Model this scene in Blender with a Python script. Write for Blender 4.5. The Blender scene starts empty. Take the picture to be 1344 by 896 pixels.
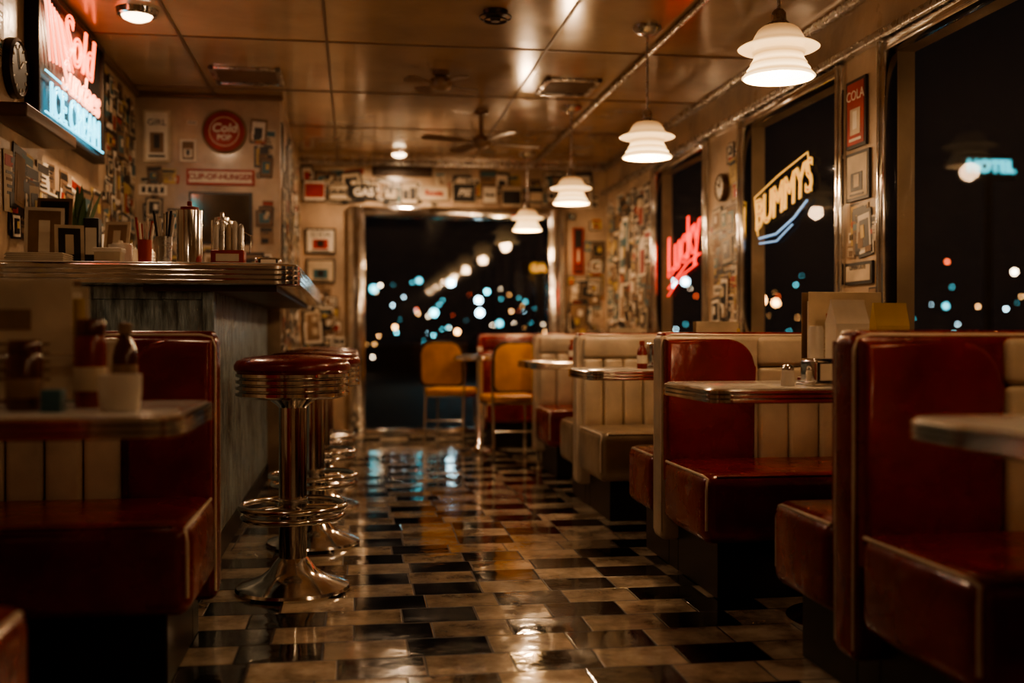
import bpy, bmesh, math, random
from mathutils import Vector, Matrix
R=random.Random(7)
scene=bpy.context.scene
COL=scene.collection
# ------------------------------------------------------------------ materials
def new_mat(name):
    m=bpy.data.materials.new(name); m.use_nodes=True
    nt=m.node_tree; nt.nodes.clear()
    out=nt.nodes.new('ShaderNodeOutputMaterial')
    return m,nt,out
def mat(name,col,rough=.5,metal=0.,var=.15,vscale=6.,bump=0.,bscale=30.,coat=0.,col2=None,spec=.5,rvar=0.,stretch=(1,1,1),detail=6):
    m,nt,out=new_mat(name)
    b=nt.nodes.new('ShaderNodeBsdfPrincipled')
    tc=nt.nodes.new('ShaderNodeTexCoord'); mp=nt.nodes.new('ShaderNodeMapping')
    mp.inputs['Scale'].default_value=stretch
    nt.links.new(tc.outputs['Object'],mp.inputs['Vector'])
    n=nt.nodes.new('ShaderNodeTexNoise'); n.inputs['Scale'].default_value=vscale; n.inputs['Detail'].default_value=detail
    nt.links.new(mp.outputs['Vector'],n.inputs['Vector'])
    r=nt.nodes.new('ShaderNodeValToRGB')
    c2=col2 if col2 else tuple(c*(1-var) for c in col)
    c1=col if col2 else tuple(min(1,c*(1+var*.5)) for c in col)
    r.color_ramp.elements[0].position=.35; r.color_ramp.elements[1].position=.65
    r.color_ramp.elements[0].color=(*c2,1); r.color_ramp.elements[1].color=(*c1,1)
    nt.links.new(n.outputs['Fac'],r.inputs['Fac']); nt.links.new(r.outputs['Color'],b.inputs['Base Color'])
    b.inputs['Roughness'].default_value=rough; b.inputs['Metallic'].default_value=metal
    b.inputs['Coat Weight'].default_value=coat; b.inputs['Coat Roughness'].default_value=.12
    b.inputs['Specular IOR Level'].default_value=spec
    if rvar>0:
        n3=nt.nodes.new('ShaderNodeTexNoise'); n3.inputs['Scale'].default_value=vscale*1.7; n3.inputs['Detail'].default_value=5
        nt.links.new(mp.outputs['Vector'],n3.inputs['Vector'])
        mr=nt.nodes.new('ShaderNodeMapRange'); mr.inputs[1].default_value=.3; mr.inputs[2].default_value=.7
        mr.inputs[3].default_value=max(0.02,rough-rvar); mr.inputs[4].default_value=rough+rvar
        nt.links.new(n3.outputs['Fac'],mr.inputs[0]); nt.links.new(mr.outputs[0],b.inputs['Roughness'])
    if bump>0:
        n2=nt.nodes.new('ShaderNodeTexNoise'); n2.inputs['Scale'].default_value=bscale; n2.inputs['Detail'].default_value=4
        nt.links.new(mp.outputs['Vector'],n2.inputs['Vector'])
        bp=nt.nodes.new('ShaderNodeBump'); bp.inputs['Strength'].default_value=bump; bp.inputs['Distance'].default_value=.02
        nt.links.new(n2.outputs['Fac'],bp.inputs['Height']); nt.links.new(bp.outputs['Normal'],b.inputs['Normal'])
    nt.links.new(b.outputs[0],out.inputs[0])
    return m
def emat(name,col,strength):
    m,nt,out=new_mat(name)
    b=nt.nodes.new('ShaderNodeBsdfPrincipled')
    b.inputs['Base Color'].default_value=(*col,1); b.inputs['Roughness'].default_value=.3
    b.inputs['Emission Color'].default_value=(*col,1); b.inputs['Emission Strength'].default_value=strength
    nt.links.new(b.outputs[0],out.inputs[0]); return m
def glass_mat(name,mul=.6,tint=(.9,.9,.88),dust=.03):
    m,nt,out=new_mat(name); L=nt.links.new
    t=nt.nodes.new('ShaderNodeBsdfTransparent'); t.inputs[0].default_value=(*tint,1)
    g=nt.nodes.new('ShaderNodeBsdfGlossy'); g.inputs['Roughness'].default_value=.03
    lw=nt.nodes.new('ShaderNodeFresnel'); lw.inputs[0].default_value=1.5
    ad=nt.nodes.new('ShaderNodeMath'); ad.operation='MULTIPLY'; ad.inputs[1].default_value=mul; ad.use_clamp=True
    L(lw.outputs[0],ad.inputs[0])
    mx=nt.nodes.new('ShaderNodeMixShader'); L(ad.outputs[0],mx.inputs[0]); L(t.outputs[0],mx.inputs[1]); L(g.outputs[0],mx.inputs[2])
    # water spots and grime
    tc=nt.nodes.new('ShaderNodeTexCoord'); v=nt.nodes.new('ShaderNodeTexVoronoi'); v.inputs['Scale'].default_value=38; L(tc.outputs['Object'],v.inputs['Vector'])
    n=nt.nodes.new('ShaderNodeTexNoise'); n.inputs['Scale'].default_value=3; n.inputs['Detail'].default_value=6; L(tc.outputs['Object'],n.inputs['Vector'])
    m1=nt.nodes.new('ShaderNodeMapRange'); m1.inputs[1].default_value=.06; m1.inputs[2].default_value=.14; m1.inputs[3].default_value=.22; m1.inputs[4].default_value=0; L(v.outputs['Distance'],m1.inputs[0])
    m2=nt.nodes.new('ShaderNodeMapRange'); m2.inputs[1].default_value=.4; m2.inputs[2].default_value=.7; m2.inputs[3].default_value=0; m2.inputs[4].default_value=1; L(n.outputs['Fac'],m2.inputs[0])
    mm=nt.nodes.new('ShaderNodeMath'); mm.operation='MULTIPLY_ADD'; L(m1.outputs[0],mm.inputs[0]); L(m2.outputs[0],mm.inputs[1]); mm.inputs[2].default_value=dust
    df=nt.nodes.new('ShaderNodeBsdfDiffuse'); df.inputs[0].default_value=(.55,.45,.36,1)
    mx2=nt.nodes.new('ShaderNodeMixShader'); L(mm.outputs[0],mx2.inputs[0]); L(mx.outputs[0],mx2.inputs[1]); L(df.outputs[0],mx2.inputs[2]); L(mx2.outputs[0],out.inputs[0])
    return m
def floor_mat():
    m,nt,out=new_mat('checker_floor_tile')
    L=nt.links.new
    def N(t): return nt.nodes.new(t)
    def MA(op,a,b=None,c=None):
        n=N('ShaderNodeMath'); n.operation=op
        for i,v in enumerate((a,b,c)):
            if v is None: continue
            if isinstance(v,(int,float)): n.inputs[i].default_value=v
            else: L(v,n.inputs[i])
        return n.outputs[0]
    TX,TY=.245,.18
    tc=N('ShaderNodeTexCoord'); sp=N('ShaderNodeSeparateXYZ'); L(tc.outputs['Object'],sp.inputs[0])
    v=MA('DIVIDE',sp.outputs[1],TY); row=MA('FLOOR',v); fv=MA('SUBTRACT',v,row)
    wr=N('ShaderNodeTexWhiteNoise'); wr.noise_dimensions='1D'; L(row,wr.inputs['W'])
    u0=MA('DIVIDE',sp.outputs[0],TX)
    u=MA('ADD',u0,MA('MULTIPLY',wr.outputs['Value'],.45)); col=MA('FLOOR',u); fu=MA('SUBTRACT',u,col)
    par=MA('FLOORED_MODULO',MA('ADD',row,col),2.)
    cb=N('ShaderNodeCombineXYZ'); L(row,cb.inputs[0]); L(col,cb.inputs[1])
    wn=N('ShaderNodeTexWhiteNoise'); wn.noise_dimensions='2D'; L(cb.outputs[0],wn.inputs['Vector'])
    white=MA('MAXIMUM',par,MA('GREATER_THAN',wn.outputs['Value'],.88))
    e1=MA('MINIMUM',fu,MA('SUBTRACT',1.,fu)); e2=MA('MINIMUM',fv,MA('SUBTRACT',1.,fv))
    d=MA('MINIMUM',MA('MULTIPLY',e1,TX),MA('MULTIPLY',e2,TY))
    gr=N('ShaderNodeMapRange'); gr.inputs[1].default_value=.0018; gr.inputs[2].default_value=.0045; L(d,gr.inputs[0])
    n=N('ShaderNodeTexNoise'); n.inputs['Scale'].default_value=5; n.inputs['Detail'].default_value=8; n.inputs['Roughness'].default_value=.65; L(tc.outputs['Object'],n.inputs['Vector'])
    rc=N('ShaderNodeValToRGB'); rc.color_ramp.elements[0].position=.36; rc.color_ramp.elements[1].position=.60
    rc.color_ramp.elements[0].color=(.22,.165,.115,1); rc.color_ramp.elements[1].color=(.70,.60,.47,1); L(n.outputs['Fac'],rc.inputs[0])
    tv=N('ShaderNodeMix'); tv.data_type='RGBA'; tv.blend_type='MULTIPLY'; tv.inputs[0].default_value=1.
    tone=MA('ADD',.72,MA('MULTIPLY',wn.outputs['Value'],.32)); tcol=N('ShaderNodeCombineColor')
    for i in range(3): L(tone,tcol.inputs[i])
    L(rc.outputs[0],tv.inputs[6]); L(tcol.outputs[0],tv.inputs[7])
    bl=N('ShaderNodeMix'); bl.data_type='RGBA'; L(white,bl.inputs[0]); bl.inputs[6].default_value=(.006,.007,.009,1); L(tv.outputs[2],bl.inputs[7])
    fm=N('ShaderNodeMix'); fm.data_type='RGBA'; L(gr.outputs[0],fm.inputs[0]); fm.inputs[6].default_value=(.015,.011,.008,1); L(bl.outputs[2],fm.inputs[7])
    b=N('ShaderNodeBsdfPrincipled'); L(fm.outputs[2],b.inputs['Base Color'])
    n2=N('ShaderNodeTexNoise'); n2.inputs['Scale'].default_value=3.3; n2.inputs['Detail'].default_value=7; L(tc.outputs['Object'],n2.inputs['Vector'])
    mr=N('ShaderNodeMapRange'); mr.inputs[1].default_value=.38; mr.inputs[2].default_value=.70; mr.inputs[3].default_value=.04; mr.inputs[4].default_value=.22; L(n2.outputs['Fac'],mr.inputs[0])
    rg=MA('ADD',mr.outputs[0],MA('MULTIPLY',MA('SUBTRACT',1.,gr.outputs[0]),.4)); L(rg,b.inputs['Roughness'])
    b.inputs['Coat Weight'].default_value=.6; b.inputs['Coat Roughness'].default_value=.04
    n4=N('ShaderNodeTexNoise'); n4.inputs['Scale'].default_value=8; n4.inputs['Detail'].default_value=3; L(tc.outputs['Object'],n4.inputs['Vector'])
    tilt=MA('MULTIPLY',MA('MULTIPLY',fu,MA('SUBTRACT',wn.outputs['Value'],.5)),.8)
    wn2=N('ShaderNodeTexWhiteNoise'); wn2.noise_dimensions='3D'; L(cb.outputs[0],wn2.inputs['Vector'])
    tilt2=MA('MULTIPLY',MA('MULTIPLY',fv,MA('SUBTRACT',wn2.outputs['Value'],.5)),1.2)
    h=MA('ADD',MA('ADD',MA('ADD',MA('MULTIPLY',gr.outputs[0],.35),MA('MULTIPLY',n4.outputs['Fac'],.45)),tilt),tilt2)
    bp=N('ShaderNodeBump'); bp.inputs['Strength'].default_value=.45; bp.inputs['Distance'].default_value=.008; L(h,bp.inputs['Height'])
    L(bp.outputs[0],b.inputs['Normal']); L(bp.outputs[0],b.inputs['Coat Normal']); L(b.outputs[0],out.inputs[0])
    return m
RED=mat('red_vinyl',(.205,.008,.009),.28,var=.35,vscale=5,bump=.5,bscale=6,coat=.35,rvar=.08)
CREAM=mat('cream_vinyl',(.55,.46,.35),.36,var=.28,vscale=5,bump=.3,bscale=7,coat=.15,rvar=.08)
TAN=mat('tan_vinyl',(.31,.235,.16),.33,var=.3,vscale=5,bump=.6,bscale=6,coat=.25)
PIPE=mat('cream_piping',(.66,.56,.45),.4)
CHROME=mat('chrome',(.82,.80,.78),.13,1.,var=.12,vscale=9,rvar=.07)
BRUSH=mat('brushed_steel',(.60,.57,.54),.28,1.,var=.2,vscale=12,rvar=.1)
BLACK=mat('black_kickplate',(.010,.009,.009),.35)
DARK=mat('dark_bronze',(.045,.03,.02),.4,.5)
FANB=mat('brown_fan_blade',(.22,.14,.085),.35)
LAM=mat('laminate_top',(.60,.57,.52),.16,var=.1,vscale=14,coat=.3)
WALL=mat('aged_cream_wall',(.48,.355,.25),.36,var=.35,vscale=3.2,bump=.15,bscale=20,coat=.2,rvar=.1)
CEIL=mat('glossy_ceiling_panel',(.47,.315,.19),.20,var=.22,vscale=2.2,bump=.12,bscale=3.5,coat=.5,rvar=.07)
SEAM=mat('ceiling_seam',(.20,.125,.075),.4,.3)
WOOD=mat('dark_wood',(.10,.05,.025),.4,var=.4,vscale=4,stretch=(1,1,8))
BLUE=mat('weathered_blue_wood',(.42,.56,.62),.32,vscale=9,bump=.8,bscale=14,col2=(.11,.15,.165),stretch=(3.2,3.2,.7),rvar=.1,coat=.35)
ORANGE=mat('mustard_vinyl',(.72,.33,.045),.4,var=.2,bump=.2,bscale=10)
WHITEP=mat('white_ceramic',(.75,.70,.62),.25)
PAPER=mat('aged_paper',(.56,.46,.34),.6,var=.3)
PAPERW=mat('white_paper',(.74,.67,.57),.55,var=.15)
PAPERB=mat('brown_paper',(.24,.15,.09),.6,var=.3)
INK=mat('black_print',(.02,.017,.015),.4)
REDP=mat('red_print',(.36,.03,.02),.45,var=.3)
BLUEP=mat('teal_print',(.05,.13,.15),.45)
YELP=mat('yellow_print',(.54,.38,.15),.5)
GREENP=mat('green_leaf',(.06,.11,.035),.5)
KETCH=mat('ketchup_red',(.22,.018,.012),.22,coat=.4)
SAUCE=mat('brown_sauce',(.10,.025,.012),.2,coat=.4)
GLASS=glass_mat('window_glass',.13)
GLASSB=glass_mat('storefront_glass',1.1,dust=.01)
ASPH=mat('wet_asphalt',(.012,.012,.013),.55,var=.4,vscale=2)
# ------------------------------------------------------------------ helpers
def empty(name,loc=(0,0,0),rz=0):
    o=bpy.data.objects.new(name,None); o.location=loc; o.rotation_euler=(0,0,rz); o.empty_display_size=.1
    COL.objects.link(o); return o
def fin(bm,name,mats,parent=None,smooth=True,angle=35,recalc=True):
    if recalc: bmesh.ops.recalc_face_normals(bm,faces=bm.faces[:])
    me=bpy.data.meshes.new(name); bm.to_mesh(me); bm.free()
    if not isinstance(mats,(list,tuple)): mats=[mats]
    for m in mats: me.materials.append(m)
    if smooth:
        for p in me.polygons: p.use_smooth=True
        me.set_sharp_from_angle(angle=math.radians(angle))
    o=bpy.data.objects.new(name,me); COL.objects.link(o)
    if parent: o.parent=parent
    return o
def pane(name,pts,m,parent):
    bm=bmesh.new(); bm.faces.new([bm.verts.new(p) for p in pts]); return fin(bm,name,m,parent,False,recalc=False)
def bm_box(bm,lo,hi,bev=0,seg=3,mi=0):
    lo=Vector(lo); hi=Vector(hi); c=(lo+hi)/2; s=hi-lo
    r=bmesh.ops.create_cube(bm,size=1,matrix=Matrix.Translation(c)@Matrix.Diagonal((abs(s.x),abs(s.y),abs(s.z),1)))
    vs=r['verts']; fs=set(f for v in vs for f in v.link_faces)
    for f in fs: f.material_index=mi
    if bev>0:
        es=list(set(e for v in vs for e in v.link_edges))
        bmesh.ops.bevel(bm,geom=es,offset=bev,segments=seg,affect='EDGES',profile=.5,clamp_overlap=True)
def box(name,lo,hi,m,parent=None,bev=0,seg=3):
    bm=bmesh.new(); bm_box(bm,lo,hi,bev,seg); return fin(bm,name,m,parent,smooth=bev>0)
def boxes(name,lst,m,parent=None,bev=0,seg=2):
    bm=bmesh.new()
    for lo,hi in lst: bm_box(bm,lo,hi,bev,seg)
    return fin(bm,name,m,parent,smooth=bev>0)
def lathe(name,prof,m,parent=None,c=(0,0,0),seg=48,axis='Z'):
    bm=bmesh.new(); rings=[]
    for r,z in prof:
        if r<1e-5: rings.append([bm.verts.new((0,0,z))])
        else: rings.append([bm.verts.new((r*math.cos(2*math.pi*i/seg),r*math.sin(2*math.pi*i/seg),z)) for i in range(seg)])
    for a,b in zip(rings,rings[1:]):
        for i in range(seg):
            j=(i+1)%seg
            if len(a)==1 and len(b)==1: continue
            if len(a)==1: bm.faces.new((a[0],b[i],b[j]))
            elif len(b)==1: bm.faces.new((a[i],a[j],b[0]))
            else: bm.faces.new((a[i],a[j],b[j],b[i]))
    M=Matrix.Identity(4)
    if axis=='X': M=Matrix.Rotation(math.pi/2,4,'Y')
    if axis=='Y': M=Matrix.Rotation(-math.pi/2,4,'X')
    bmesh.ops.transform(bm,matrix=Matrix.Translation(c)@M,verts=bm.verts[:])
    return fin(bm,name,m,parent,angle=40)
def loft(name,outline,layers,m,parent=None,angle=35):
    bm=bmesh.new(); rings=[]
    for off,z in layers: rings.append([bm.verts.new((x,y,z)) for x,y in outline(off)])
    n=len(rings[0])
    for a,b in zip(rings,rings[1:]):
        for i in range(n): bm.faces.new((a[i],a[(i+1)%n],b[(i+1)%n],b[i]))
    bm.faces.new(rings[0][::-1]); bm.faces.new(rings[-1])
    return fin(bm,name,m,parent,angle=angle)
def rrect(cx,cy,hx,hy,rad,seg=8):
    def f(off):
        pts=[]
        for (sx,sy,a0) in ((1,1,0),(-1,1,90),(-1,-1,180),(1,-1,270)):
            for k in range(seg+1):
                a=math.radians(a0+90*k/seg)
                pts.append((cx+sx*(hx-rad)+(rad+off)*math.cos(a),cy+sy*(hy-rad)+(rad+off)*math.sin(a)))
        return pts
    return f
def tube(name,pts,r,m,parent=None,cyc=False,res=3):
    cu=bpy.data.curves.new(name,'CURVE'); cu.dimensions='3D'; cu.bevel_depth=r; cu.bevel_resolution=res; cu.use_fill_caps=True
    s=cu.splines.new('POLY'); s.points.add(len(pts)-1)
    for p,q in zip(s.points,pts): p.co=(*q,1)
    s.use_cyclic_u=cyc; s.use_smooth=True
    cu.materials.append(m); o=bpy.data.objects.new(name,cu); COL.objects.link(o)
    if parent: o.parent=parent
    return o
def ring(name,r,z,t,m,parent,c=(0,0)):
    return tube(name,[(c[0]+r*math.cos(2*math.pi*i/40),c[1]+r*math.sin(2*math.pi*i/40),z) for i in range(40)],t,m,parent,True)
def prism(name,pts,org,U,V,W,d,m,parent=None,bev=0):
    bm=bmesh.new(); U,V,W,org=map(Vector,(U,V,W,org))
    a=[bm.verts.new(org+U*x+V*y) for x,y in pts]; b=[bm.verts.new(org+U*x+V*y+W*d) for x,y in pts]
    n=len(a)
    for i in range(n): bm.faces.new((a[i],a[(i+1)%n],b[(i+1)%n],b[i]))
    bm.faces.new(a[::-1]); top=bm.faces.new(b)
    if bev>0: bmesh.ops.bevel(bm,geom=list(top.edges),offset=bev,segments=4,affect='EDGES',profile=.5)
    return fin(bm,name,m,parent,angle=50)
def text(name,body,org,U,V,size,m,parent=None,ext=.001,bev=0,shear=0,fill=True,align='CENTER',sx=1,bold=0):
    cu=bpy.data.curves.new(name,'FONT'); cu.body=body; cu.size=size; cu.extrude=ext; cu.bevel_depth=bev; cu.offset=bold
    cu.shear=shear; cu.align_x=align; cu.align_y='CENTER'; cu.fill_mode='BOTH' if fill else 'NONE'; cu.resolution_u=4; cu.bevel_resolution=2
    cu.materials.append(m); o=bpy.data.objects.new(name,cu); COL.objects.link(o)
    U=Vector(U).normalized(); V=Vector(V).normalized(); W=U.cross(V)
    M=Matrix((U*sx,V,W)).transposed().to_4x4(); M.translation=Vector(org); o.matrix_world=M
    if parent: 
        o.parent=parent; o.matrix_parent_inverse=Matrix.Translation(parent.location).inverted()
    return o
# ------------------------------------------------------------------ room shell
XL,XR,YB,YF,ZC=-1.36,2.26,9.45,-2.6,2.45
box('floor',(-1.5,YF-.1,-.1),(2.4,9.6,0),floor_mat())
box('ceiling',(-1.5,YF-.1,ZC),(2.4,9.6,ZC+.1),CEIL)
box('wall_left',(XL-.12,YF,0),(XL,7.0,ZC),WALL)
box('wall_partition',(XL-.12,7.0,0),(-.47,YB,ZC),WALL)
box('wall_front',(-1.5,YF-.12,0),(2.4,YF,ZC),WALL)
W=[(0.2,2.3),(2.62,4.28),(4.73,5.97),(6.65,7.81)]
ZB,ZT=.90,2.135
segs=[((XR,YF,0),(XR+.12,YB+.12,ZB)),((XR,YF,ZT),(XR+.12,YB+.12,ZC))]
ys=[YF]+[v for w in W for v in w]+[YB+.12]
for a,b in zip(ys[0::2],ys[1::2]): segs.append(((XR,a,ZB),(XR+.12,b,ZT)))
boxes('wall_right',segs,WALL)
boxes('wall_back',[((-.47,YB,0),(.02,YB+.12,ZC)),((1.80,YB,0),(XR,YB+.12,ZC)),((.02,YB,2.0),(1.80,YB+.12,ZC))],WALL)
for i,(a,b) in enumerate(W):
    e=empty('window_%d'%(i+1),(XR,(a+b)/2,1.5)); h=(b-a)/2
    pane('glass_pane',[(.045,-h,ZB-1.5),(.045,-h,ZT-1.5),(.045,h,ZT-1.5),(.045,h,ZB-1.5)],GLASS,e)
    t=.045
    boxes('frame',[((-.03,-h-t,ZB-1.5-t),(.04,-h+.008,ZT-1.5+t)),((-.03,h-.008,ZB-1.5-t),(.04,h+t,ZT-1.5+t)),
                   ((-.03,-h,ZB-1.5-t),(.04,h,ZB-1.5+.008)),((-.03,-h,ZT-1.5-.008),(.04,h,ZT-1.5+t))],CHROME,e,.012)
    boxes('frame_bead',[((-.042,-h-t*.7,ZB-1.5-t),(-.026,-h-t*.3,ZT-1.5+t)),((-.042,h+t*.3,ZB-1.5-t),(-.026,h+t*.7,ZT-1.5+t))],CHROME,e,.006)
# back storefront glass with fat chrome posts
e=empty('window_5',(.91,YB,1.0))
pane('glass_pane',[(-.80,.05,-.95),(.80,.05,-.95),(.80,.05,1.0),(-.80,.05,1.0)],GLASSB,e)
def post(n,x):
    boxes(n,[((x-.075,-.06,-1.0),(x+.075,.09,1.05)),((x-.05,-.08,-1.0),(x+.05,-.055,1.05))],CHROME,e,.02,3)
post('post_l',-.885); post('post_r',.885)
boxes('header',[((-.96,-.06,.96),(.96,.09,1.05))],CHROME,e,.015)
boxes('sill',[((-.82,-.03,-1.0),(.82,.09,-.9))],CHROME,e,.01)
# trims
box('trim_1',(XR-.05,YF,2.185),(XR,YB,2.225),BRUSH,None,.008)
box('trim_2',(XR-.035,YF,2.41),(XR,YB,ZC),BRUSH,None,.008)
box('trim_3',(XL,YF,2.42),(XL+.03,7,ZC),SEAM,None,.006)
box('trim_4',(-.47,YB-.03,2.41),(XR,YB,ZC),BRUSH,None,.006)
box('trim_5',(XL,6.97,2.42),(-.45,7.0,ZC),SEAM,None,.006)
box('baseboard_left',(XL,YF,0),(XL+.015,6.97,.12),BLACK)
box('baseboard_right',(XR-.015,YF,0),(XR,YB,.12),BLACK)
box('baseboard_partition',(-.47,7.0,0),(-.455,YB,.12),BLACK)
l=[]
for x in (-.88,-.14,1.02): l.append(((x-.007,YF,ZC-.005),(x+.007,YB,ZC+.001)))
for y in (-1.4,-.2,1.0,2.2,3.4,4.5,5.65,6.8,7.95,9.0): l.append(((XL,y-.007,ZC-.0045),(XR,y+.007,ZC+.001)))
boxes('ceiling_seam_grid',l,SEAM)
tube('ceiling_conduit',[(1.57,YF,2.432),(1.57,YB,2.432)],.014,BRUSH)
# ------------------------------------------------------------------ paper collages
CM=[PAPER,PAPERW,PAPERB,INK,REDP,BLUEP,YELP,WOOD]
def collage(name,org,U,V,Nn,regs,seed,avoid=()):
    rr=random.Random(seed); bm=bmesh.new(); org,U,V,Nn=map(Vector,(org,U,V,Nn))
    def q(cu,cv,w,h,a,dn,mi,t=.0012):
        ca,sa=math.cos(a),math.sin(a)
        vs=[]
        for d in (dn,dn+t):
            for sx,sy in ((-1,-1),(1,-1),(1,1),(-1,1)):
                x,y=sx*w/2,sy*h/2
                vs.append(bm.verts.new(org+U*(cu+x*ca-y*sa)+V*(cv+x*sa+y*ca)+Nn*d))
        for f in ((0,1,2,3),(4,5,6,7),(0,1,5,4),(1,2,6,5),(2,3,7,6),(3,0,4,7)):
            bm.faces.new([vs[k] for k in f]).material_index=mi
    for (u0,u1,v0,v1,n,sm,sM) in regs:
        for k in range(n):
            w=rr.uniform(sm,sM); h=w*rr.uniform(.7,1.6); 
            if h>(v1-v0): h=(v1-v0)*.9
            if w>(u1-u0): w=(u1-u0)*.9
            cu=rr.uniform(u0+w/2,u1-w/2); cv=rr.uniform(v0+h/2,v1-h/2); a=rr.gauss(0,.06)
            dn=.0005+.0065*(k/n); s=rr.random(); s2=rr.random()
            if any(cu+w/2>A[0] and cu-w/2<A[1] and cv+h/2>A[2] and cv-h/2<A[3] for A in avoid): continue
            ca,sa=math.cos(a),math.sin(a)
            def loc(x,y): return cu+x*ca-y*sa, cv+x*sa+y*ca
            if s<.30:   # framed photo
                q(cu,cv,w,h,a,dn,rr.choice((3,7,3,3)),.006); q(cu,cv,w*.82,h*.84,a,dn+.006,rr.choice((0,1,2)))
                x,y=loc(0,.0); q(x,y,w*.6,h*.6,a,dn+.0075,rr.choice((3,2,3,5)))
                x,y=loc(w*.1,h*.05); q(x,y,w*.25,h*.28,a,dn+.009,rr.choice((0,6,1)))
            elif s<.66: # flyer
                b=rr.choice((0,1,1,0,2,6)); q(cu,cv,w,h,a,dn,b)
                x,y=loc(0,h*.33); q(x,y,w*.85,h*.18,a,dn+.0015,rr.choice((3,3,4,5,3)))
                for j in range(4):
                    x,y=loc(-w*.06*rr.random(),h*(.14-.11*j)); q(x,y,w*rr.uniform(.4,.8),h*.045,a,dn+.0015,rr.choice((3,2)))
                if s2<.7:
                    x,y=loc(w*(s2-.3)*.5,-h*.3); q(x,y,w*.5,h*.26,a,dn+.003,rr.choice((2,3,3,3,4,5)))
            elif s<.82: # bumper sticker
                q(cu,cv,w*1.1,h*.4,a,dn,rr.choice((4,3,1,5)) if s<.74 else 1)
                for j in range(4):
                    x,y=loc(w*(-.36+.24*j),0); q(x,y,w*.14,h*.22,a,dn+.0015,3 if s>=.74 else rr.choice((0,6)))
            else:
                q(cu,cv,w,h,a,dn,rr.choice((2,3,3))); q(cu,cv,w*.75,h*.75,a,dn+.0015,rr.choice((0,2,6,1))); x,y=loc(0,-h*.1); q(x,y,w*.45,h*.45,a,dn+.003,rr.choice((3,4,2)))
    return fin(bm,name,CM,None,False)
collage('pinned_paper_collage',(XL,0,0),(0,1,0),(0,0,1),(1,0,0),[(4.26,4.44,1.85,2.4,8,.06,.12),(6.05,6.97,1.3,2.4,130,.07,.20),(4.4,6.9,1.30,1.70,100,.08,.22),(-1,4.2,1.0,2.3,60,.1,.25)],1)
collage('pinned_paper_collage',(0,7.0,0),(1,0,0),(0,0,1),(0,-1,0),[(XL+.02,-.49,1.22,2.40,230,.05,.16)],2,
   [(-1.33,-1.13,2.0,2.35),(-1.06,-.62,1.86,1.99),(-1.04,-.63,1.48,1.84),(-1.11,-.97,2.01,2.17),(-.97,-.66,2.06,2.37)])
collage('pinned_paper_collage',(-.47,0,0),(0,1,0),(0,0,1),(1,0,0),[(7.05,9.3,.5,2.38,190,.1,.27)],3)
collage('pinned_paper_collage',(0,YB,0),(1,0,0),(0,0,1),(0,-1,0),[(-.46,-.07,.4,2.03,100,.08,.20),(1.89,2.25,.6,2.03,100,.07,.19),(-.46,2.22,2.06,2.40,70,.08,.2)],4,[(-.43,-.15,1.36,1.87),(1.94,2.06,1.46,1.9),(.14,.70,2.30,2.42)])
collage('pinned_paper_collage',(XR,0,0),(0,1,0),(0,0,1),(-1,0,0),[(4.35,4.67,.92,2.12,60,.06,.14),(6.05,6.58,.92,2.1,80,.08,.2),(7.88,9.4,.9,2.14,150,.09,.27)],5,
   [(4.44,4.68,1.75,2.10),(4.42,4.67,1.52,1.76),(4.39,4.67,1.14,1.26),(6.22,6.42,1.73,1.93)])
# framed row above back window
R2=random.Random(5); x=-.44
WORDS=['EAT','ROADS','TO','GAS','DUKE','PIE','Route','JO','Cafe','AM']
while x<2.1:
    w=R2.uniform(.10,.26); h=R2.uniform(.12,.21); z=2.165+R2.uniform(-.02,.02)
    w=min(w,2.24-x); dark=R2.random()<.35; kind=R2.random()
    e=empty('picture_frame',(x+w/2,YB,z)); fm=R2.choice([INK,INK,PAPERB,PAPER,WOOD])
    box('frame',(-w/2,-.022,-h/2),(w/2,-.0005,h/2),fm,e,.003,1)
    box('mat_board',(-w/2+.01,-.024,-h/2+.01),(w/2-.01,-.0215,h/2-.01),INK if dark else R2.choice([PAPERW,PAPER]),e)
    if kind<.45:
        s_=R2.choice(WORDS); text('lettering',s_,(x+w/2,YB-.0255,z),(1,0,0),(0,0,1),min(h*.9,w*1.25/len(s_)),PAPERW if dark else R2.choice([INK,INK,REDP]),e,.0008,bold=.003,shear=R2.choice((0,.3)))
    else:
        c=R2.choice([PAPERB,INK,INK,REDP]) if not dark else R2.choice([PAPER,PAPERB])
        n=R2.choice((1,2,3)); ww=(w-.03)/n
        boxes('print',[((-w/2+.015+j*ww+.004,-.026,-h*R2.uniform(.2,.36)),(-w/2+.015+(j+1)*ww-.004,-.0235,h*R2.uniform(.05,.36))) for j in range(n)],c,e)
    x+=w+R2.uniform(.01,.06)
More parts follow.
